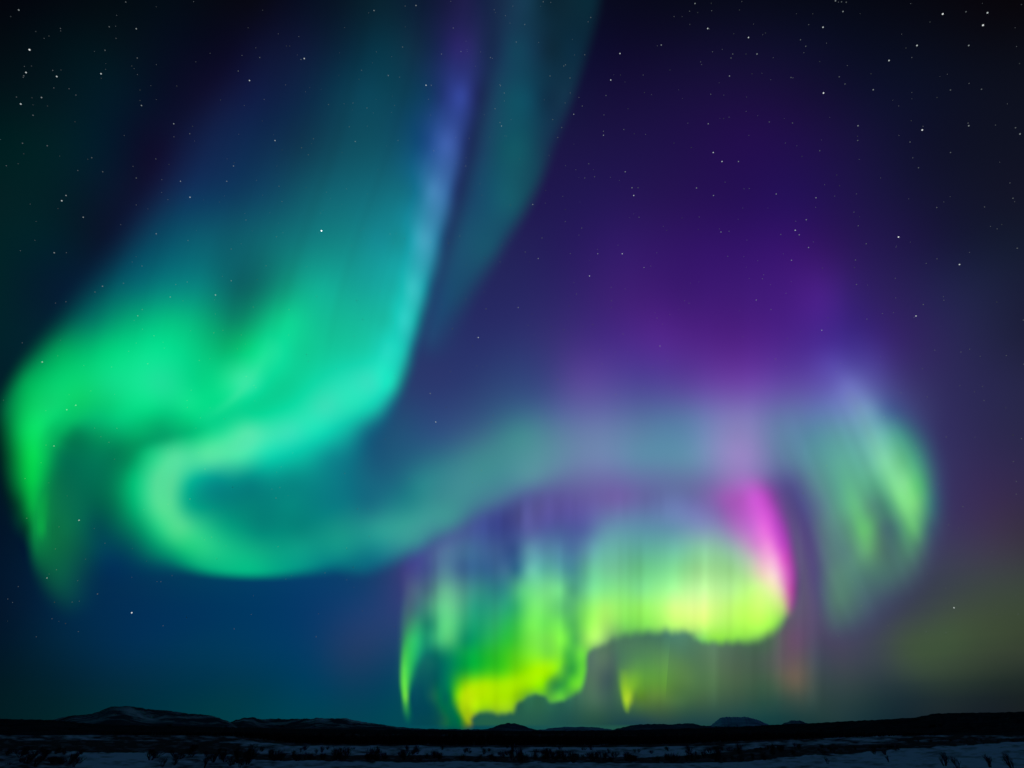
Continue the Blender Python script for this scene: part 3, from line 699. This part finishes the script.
fade = np.clip((1500-YY)/900, 0, 1)
Zg = (.35*vnoise(XX/60, YY/45, 61)+.12*vnoise(XX/9, YY/9, 71))*fade
px, py = topix(XX, YY, 0*XX)
heath = bands(px, py)
heath = np.where(YY < 112, .3, heath)
me = np_mesh('ground', np.stack([XX, YY, Zg], -1).reshape(-1, 3), grid_faces(*XX.shape))
h = heath.reshape(-1, 1)
set_col(me, 'heath', np.concatenate([h, h, h, h*0+1], 1))
def ground_mat():
    m, nt, out = new_mat('snow_and_heath')
    L = nt.links.new
    p = nt.nodes.new('ShaderNodeBsdfPrincipled'); p.inputs['Roughness'].default_value = .75
    p.inputs['Specular IOR Level'].default_value = 0
    a = nt.nodes.new('ShaderNodeAttribute'); a.attribute_name = 'heath'
    g = nt.nodes.new('ShaderNodeNewGeometry')
    n = nt.nodes.new('ShaderNodeTexNoise'); n.inputs['Scale'].default_value = .6; n.inputs['Detail'].default_value = 5
    L(g.outputs['Position'], n.inputs['Vector'])
    mr = nt.nodes.new('ShaderNodeMath'); mr.operation = 'MULTIPLY_ADD'; mr.inputs[1].default_value = .5; mr.inputs[2].default_value = -.25
    L(n.outputs['Fac'], mr.inputs[0])
    ad = nt.nodes.new('ShaderNodeMath'); ad.operation = 'ADD'; ad.use_clamp = True
    L(a.outputs['Fac'], ad.inputs[0]); L(mr.outputs[0], ad.inputs[1])
    mx = nt.nodes.new('ShaderNodeMix'); mx.data_type = 'RGBA'
    mx.inputs['A'].default_value = (.54, .54, .86, 1); mx.inputs['B'].default_value = (.060, .036, .044, 1)
    L(ad.outputs[0], mx.inputs['Factor']); L(mx.outputs['Result'], p.inputs['Base Color'])
    n2 = nt.nodes.new('ShaderNodeTexNoise'); n2.inputs['Scale'].default_value = .25; L(g.outputs['Position'], n2.inputs['Vector'])
    b = nt.nodes.new('ShaderNodeBump'); b.inputs['Strength'].default_value = .5; b.inputs['Distance'].default_value = .4
    L(n2.outputs['Fac'], b.inputs['Height']); L(b.outputs[0], p.inputs['Normal'])
    L(p.outputs[0], out.inputs['Surface'])
    return m
tag(link('ground', me, ground_mat()), kind='structure')
# ground behind and beside the viewpoint
bm = bmesh.new()
vs = [bm.verts.new(c) for c in ((-240, 40, -.02), (240, 40, -.02), (3000, -400, -.5), (-3000, -400, -.5))]
bm.faces.new(vs); me = bpy.data.meshes.new('snowfield'); bm.to_mesh(me); bm.free()
def plain_mat(name, c, rough=.9, scale=.2, var=.3):
    m, nt, out = new_mat(name); L = nt.links.new
    p = nt.nodes.new('ShaderNodeBsdfPrincipled'); p.inputs['Roughness'].default_value = rough; p.inputs['Specular IOR Level'].default_value = 0
    g = nt.nodes.new('ShaderNodeNewGeometry'); n = nt.nodes.new('ShaderNodeTexNoise'); n.inputs['Scale'].default_value = scale; n.inputs['Detail'].default_value = 4
    L(g.outputs['Position'], n.inputs['Vector'])
    r = nt.nodes.new('ShaderNodeValToRGB'); r.color_ramp.elements[0].position = .35; r.color_ramp.elements[1].position = .65
    r.color_ramp.elements[0].color = (*[q*(1-var) for q in c], 1); r.color_ramp.elements[1].color = (*[q*(1+var) for q in c], 1)
    L(n.outputs['Fac'], r.inputs[0]); L(r.outputs[0], p.inputs['Base Color']); L(p.outputs[0], out.inputs['Surface'])
    return m
tag(link('snowfield', me, plain_mat('old_snow', (.5, .53, .6))), kind='structure')

# ---------------------------------------------------------------- mountains and ridges
def mountain_mat(name, snow, rock, thr, scale):
    m, nt, out = new_mat(name); L = nt.links.new
    p = nt.nodes.new('ShaderNodeBsdfPrincipled'); p.inputs['Roughness'].default_value = .9; p.inputs['Specular IOR Level'].default_value = 0
    g = nt.nodes.new('ShaderNodeNewGeometry')
    mp = nt.nodes.new('ShaderNodeMapping'); mp.inputs['Scale'].default_value = (1, .5, .5)
    L(g.outputs['Position'], mp.inputs['Vector'])
    n = nt.nodes.new('ShaderNodeTexNoise'); n.inputs['Scale'].default_value = scale; n.inputs['Detail'].default_value = 7; n.inputs['Roughness'].default_value = .62
    n.inputs['Distortion'].default_value = .6
    L(mp.outputs[0], n.inputs['Vector'])
    a = nt.nodes.new('ShaderNodeAttribute'); a.attribute_name = 'cover'
    s = nt.nodes.new('ShaderNodeMath'); s.operation = 'ADD'; L(n.outputs['Fac'], s.inputs[0]); L(a.outputs['Fac'], s.inputs[1])
    r = nt.nodes.new('ShaderNodeValToRGB'); r.color_ramp.elements[0].position = thr; r.color_ramp.elements[1].position = thr+.16
    r.color_ramp.elements[0].color = (*rock, 1); r.color_ramp.elements[1].color = (*snow, 1)
    L(s.outputs[0], r.inputs[0]); L(r.outputs[0], p.inputs['Base Color']); L(p.outputs[0], out.inputs['Surface'])
    return m
def ridge(name, prof, dist, depth, mat, rough=.12, seed=1, step=.6, nv=26, cover=0.35):
    """terrain whose crest follows the measured skyline; slopes fall to the plain in front and behind"""
    P = np.array(prof, float); xs = np.arange(P[0, 0], P[-1, 0]+step, step)
    ys = np.interp(xs, P[:, 0], P[:, 1])
    ys = ys+noise1(xs, seed, 3.1)*.35+noise1(xs, seed+1, 1.3)*.2
    d = todir(xs, ys); hd = np.hypot(d[:, 0], d[:, 1])
    R = dist*(1+.08*noise1(xs, seed+2, 40))
    topz = CAM_H+R*d[:, 2]/hd; ux, uy = d[:, 0]/hd, d[:, 1]/hd
    topz = np.maximum(topz, 1.0)
    rowsV = []; cov = []
    for j in range(nv+1):
        t = j/nv*1.5-.5                   # -0.5 back foot .. 0 crest .. 1 front foot
        s = abs(t) if t > 0 else abs(t)*2
        s = min(s, 1)
        z = topz*(1-s)**1.25
        rr = R-depth*t
        g = vnoise(xs/9.0, xs*0+j*.45, seed+7, 4)
        z = z*(1+rough*2.2*g*np.sin(math.pi*s)) - (4 if s >= 1 else 0)
        rr = rr+depth*.12*g*math.sin(math.pi*s)
        rowsV.append(np.stack([ux*rr, uy*rr, z], -1)); cov.append(np.full(len(xs), cover*(.5-s)+.25*0))
    V = np.array(rowsV); me = np_mesh(name, V.reshape(-1, 3), grid_faces(nv+1, len(xs)))
    c = np.array(cov).reshape(-1, 1); c = np.maximum(c, -0.3)
    set_col(me, 'cover', np.concatenate([c, c, c, c*0+1], 1))
    for p_ in me.polygons: p_.use_smooth = True
    return tag(link(name, me, mat), kind='structure')
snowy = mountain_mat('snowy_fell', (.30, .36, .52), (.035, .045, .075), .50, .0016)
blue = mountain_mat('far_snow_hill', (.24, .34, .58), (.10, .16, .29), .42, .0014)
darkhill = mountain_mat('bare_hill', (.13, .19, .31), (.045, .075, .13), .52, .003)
wood = plain_mat('wooded_ridge', (.022, .022, .034), scale=.02, var=.6)
ridge('mountain', [(40,724),(50,720.5),(62,717),(75,715),(92,713.5),(100,710.5),(107,707.5),(115,706),(130,705.7),(138,707),(150,709),(160,709.5),(175,711),(185,713),(200,713.8),(210,715),(220,718),(230,722),(238,727)], 13000, 4200, snowy, seed=3, cover=.10)
ridge('mountain', [(215,728),(226,724),(235,720),(245,717.5),(253,717),(260,719),(275,718.5),(295,718.6),(312,718.5),(318,717.4),(325,718.6),(335,718),(345,718),(352,720),(365,722),(380,724),(395,726.5),(410,728),(440,729),(470,730)], 16000, 4600, snowy, seed=13, cover=.14)
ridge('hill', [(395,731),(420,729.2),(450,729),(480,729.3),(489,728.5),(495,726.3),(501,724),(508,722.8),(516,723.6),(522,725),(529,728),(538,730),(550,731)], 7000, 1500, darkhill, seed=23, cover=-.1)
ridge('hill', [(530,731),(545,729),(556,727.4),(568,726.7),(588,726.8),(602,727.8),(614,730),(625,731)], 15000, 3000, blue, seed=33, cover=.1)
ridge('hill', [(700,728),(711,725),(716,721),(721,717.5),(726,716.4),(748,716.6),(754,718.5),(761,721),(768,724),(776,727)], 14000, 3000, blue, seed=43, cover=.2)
ridge('hill', [(774,727),(785,722.5),(791,720.5),(800,720.5),(806,722.5),(816,726)], 12000, 2500, darkhill, seed=53)
ridge('hill', [(600,731),(612,730),(622,727.5),(630,725.5),(640,724.2),(656,723.6),(672,724.2),(684,723),(693,723.2),(700,725),(712,726.3),(730,726.5),(760,727),(790,729)], 5000, 1200, darkhill, seed=63, cover=-.2)
ridge('wooded_ridge', [(-160,717),(-60,718),(0,718.6),(50,719.6),(72,721.5),(100,724),(150,725.5),(200,726.5),(240,727.5),(300,728.6),(380,729.8),(480,730.6),(560,730.8),(640,729.8),(700,728),(740,726.5),(770,724.6),(800,723.6),(830,722),(860,720.4),(890,718.8),(915,717.2),(925,715.2),(936,713.2),(960,712.6),(1000,712.2),(1024,711.2),(1100,709.5),(1200,710)], 2600, 1300, wood, seed=73, rough=.05, step=1.2)

# ---------------------------------------------------------------- birch scrub on the plain (one mass nobody could count)
R_ = random.Random(4)
bark = plain_mat('birch_twigs', (.075, .042, .050), scale=3, var=.4)
def twig_tree(vs, fs, x, y, z, h, w, n, rnd, th):
    """upright crown of thin blades in every direction"""
    for k in range(n):
        a = rnd.uniform(0, 6.283); b0 = rnd.uniform(0, .25)*w; b1 = rnd.uniform(.3, 1)*w
        hh = h*rnd.uniform(.55, 1)*(1-.25*(b1/w)**2)
        z0 = z+rnd.uniform(-.1, .35)*h*.5
        p0 = (x+b0*math.cos(a), y+b0*math.sin(a), z0); p1 = (x+b1*math.cos(a), y+b1*math.sin(a), z+hh)
        a2 = rnd.uniform(0, 6.283); dx, dy = th*math.cos(a2), th*math.sin(a2)
        i = len(vs)
        vs += [(p0[0]-dx, p0[1]-dy, p0[2]), (p0[0]+dx, p0[1]+dy, p0[2]), (p1[0]+dx*.25, p1[1]+dy*.25, p1[2]), (p1[0]-dx*.25, p1[1]-dy*.25, p1[2])]
        fs.append((i, i+1, i+2, i+3))
def base_row(px):   # frame row where the scrub belt stands, nearer edge
    return np.interp(px, [0, 230, 300, 512, 650, 770, 900, 1024], [734, 736, 744, 745.5, 745, 740, 736, 734])
vs, fs = [], []
for k in range(5200):
    px_ = R_.uniform(-80, 1104); rb = float(base_row(px_)); py_ = rb-abs(R_.gauss(0, 2.2))
    if py_ < 732.6: py_ = R_.uniform(732.8, max(rb, 733.2))
    x, y = on_ground(px_, py_)
    hgt = R_.uniform(2.2, 6.0)*min(1, 1.0+(y-350)/1500)
    twig_tree(vs, fs, x, y, 0, hgt, hgt*.38, 11, R_, .22*y/400)
me = np_mesh('birch_scrub', np.array(vs), np.array(fs))
tag(link('birch_scrub', me, bark), 'dark leafless birch scrub covering the plain below the hills', 'scrub', kind='stuff')

# ---------------------------------------------------------------- single shrubs and small birches in the snow
def limb(bm, p, q, r0, r1, n=5):
    p, q = Vector(p), Vector(q); d = (q-p).normalized(); u = d.orthogonal().normalized(); v = d.cross(u)
    A_ = [bm.verts.new(p+(u*math.cos(t)+v*math.sin(t))*r0) for t in [6.283*i/n for i in range(n)]]
    B_ = [bm.verts.new(q+(u*math.cos(t)+v*math.sin(t))*r1) for t in [6.283*i/n for i in range(n)]]
    for i in range(n): bm.faces.new((A_[i], A_[(i+1) % n], B_[(i+1) % n], B_[i]))
def grow(bm, p, d, l, r, depth, rnd):
    bend = Vector((rnd.gauss(0, .12), rnd.gauss(0, .12), .08))
    mid = p+d*l*.5; d2 = (d+bend).normalized(); q = mid+d2*l*.5
    limb(bm, p, mid, r, r*.8, 4); limb(bm, mid, q, r*.8, r*.55, 4)
    if depth == 0: return
    for k in range(rnd.choice((2, 3, 3))):
        s = Vector((rnd.gauss(0, .5), rnd.gauss(0, .5), rnd.uniform(.35, .9))).normalized()
        at = p.lerp(q, rnd.uniform(.45, 1))
        grow(bm, at, (d*.7+s*.75).normalized(), l*rnd.uniform(.55, .75), r*.55, depth-1, rnd)
def shrub_mesh(seed, stems, spread, r):
    rnd = random.Random(seed); bm = bmesh.new()
    for k in range(stems):
        a = rnd.uniform(0, 6.283); t = rnd.uniform(0, spread)
        d = Vector((math.cos(a)*t, math.sin(a)*t, 1)).normalized()
        grow(bm, Vector((math.cos(a)*.06, math.sin(a)*.06, -.05)), d, rnd.uniform(.38, .5), r, 3, rnd)
    me = bpy.data.meshes.new('shrub'); bm.to_mesh(me); bm.free(); me.materials.append(bark); return me
shrubs = [shrub_mesh(1, 12, .9, .022), shrub_mesh(2, 16, 1.1, .020), shrub_mesh(3, 11, .7, .024)]
birches = [shrub_mesh(5, 6, .32, .026), shrub_mesh(6, 8, .42, .024)]
def zone():
    r = R_.random()
    if r < .30: x, y = R_.uniform(256, 770), R_.gauss(759.5, 1.6)
    elif r < .55: x, y = R_.uniform(256, 790), R_.gauss(752.5, 2.2)
    elif r < .70: x, y = R_.uniform(0, 85), R_.uniform(752, 766)
    elif r < .82: x, y = R_.uniform(150, 256), R_.uniform(751, 766)
    elif r < .93: x, y = R_.uniform(770, 900), R_.gauss(751, 2.5)
    else: x, y = R_.uniform(900, 1024), R_.gauss(741, 1)
    return x, min(max(y, 740), 767)
def put(mesh, x, y, s, sz, label, name, cat, group=None):
    o = bpy.data.objects.new(name, mesh); scene.collection.objects.link(o)
    X_, Y_ = on_ground(x, y); o.location = (X_, Y_, -.02)
    o.rotation_euler = (0, 0, R_.uniform(0, 6.28)); o.scale = (s, s, sz)
    return tag(o, label, cat, group)
for k in range(288):
    x, y = zone(); s = R_.uniform(1.2, 2.3)*(1.35 if R_.random() < .3 else 1)
    where = 'left' if x < 256 else 'right' if x > 770 else 'middle'
    put(R_.choice(shrubs), x, y, s*1.2, s*R_.uniform(.7, 1.1), 'leafless dark shrub in the snow on the %s of the plain' % where,
        'bare_shrub', 'shrub', 'leafless shrubs in the snow on the %s' % where)
for (x, y, h_, l) in ((945, 766, 4.2, 'tall leafless birch bush in the blue snow at the lower right'),
                      (958, 768, 3.4, 'shorter leafless birch bush just right of the tall one at the lower right'),
                      (990, 767, 3.8, 'leafless birch bush near the lower right corner, left of the last one'),
                      (1012, 768, 4.4, 'leafless birch bush nearest the lower right corner'),
                      (828, 764, 2.4, 'small leafless birch at the near edge of the heath, lower right'),
                      (888, 762, 2.6, 'single thin birch standing in open blue snow right of the heath'),
                      (36, 767, 3.6, 'leafless birch bush at the lower left corner'),
                      (74, 767, 3.0, 'leafless birch bush left of the bright snow patch at lower left'),
                      (162, 767, 3.0, 'leafless birch bush right of the bright snow patch at lower left'),
                      (204, 767, 3.6, 'tall leafless birch bush in the scrub at lower left, right of the snow patch'),
                      (240, 767, 3.0, 'leafless birch bush beside the start of the middle snow strip')):
    put(R_.choice(birches), x, y, h_*.75, h_*.62, l, 'birch_bush', 'birch')
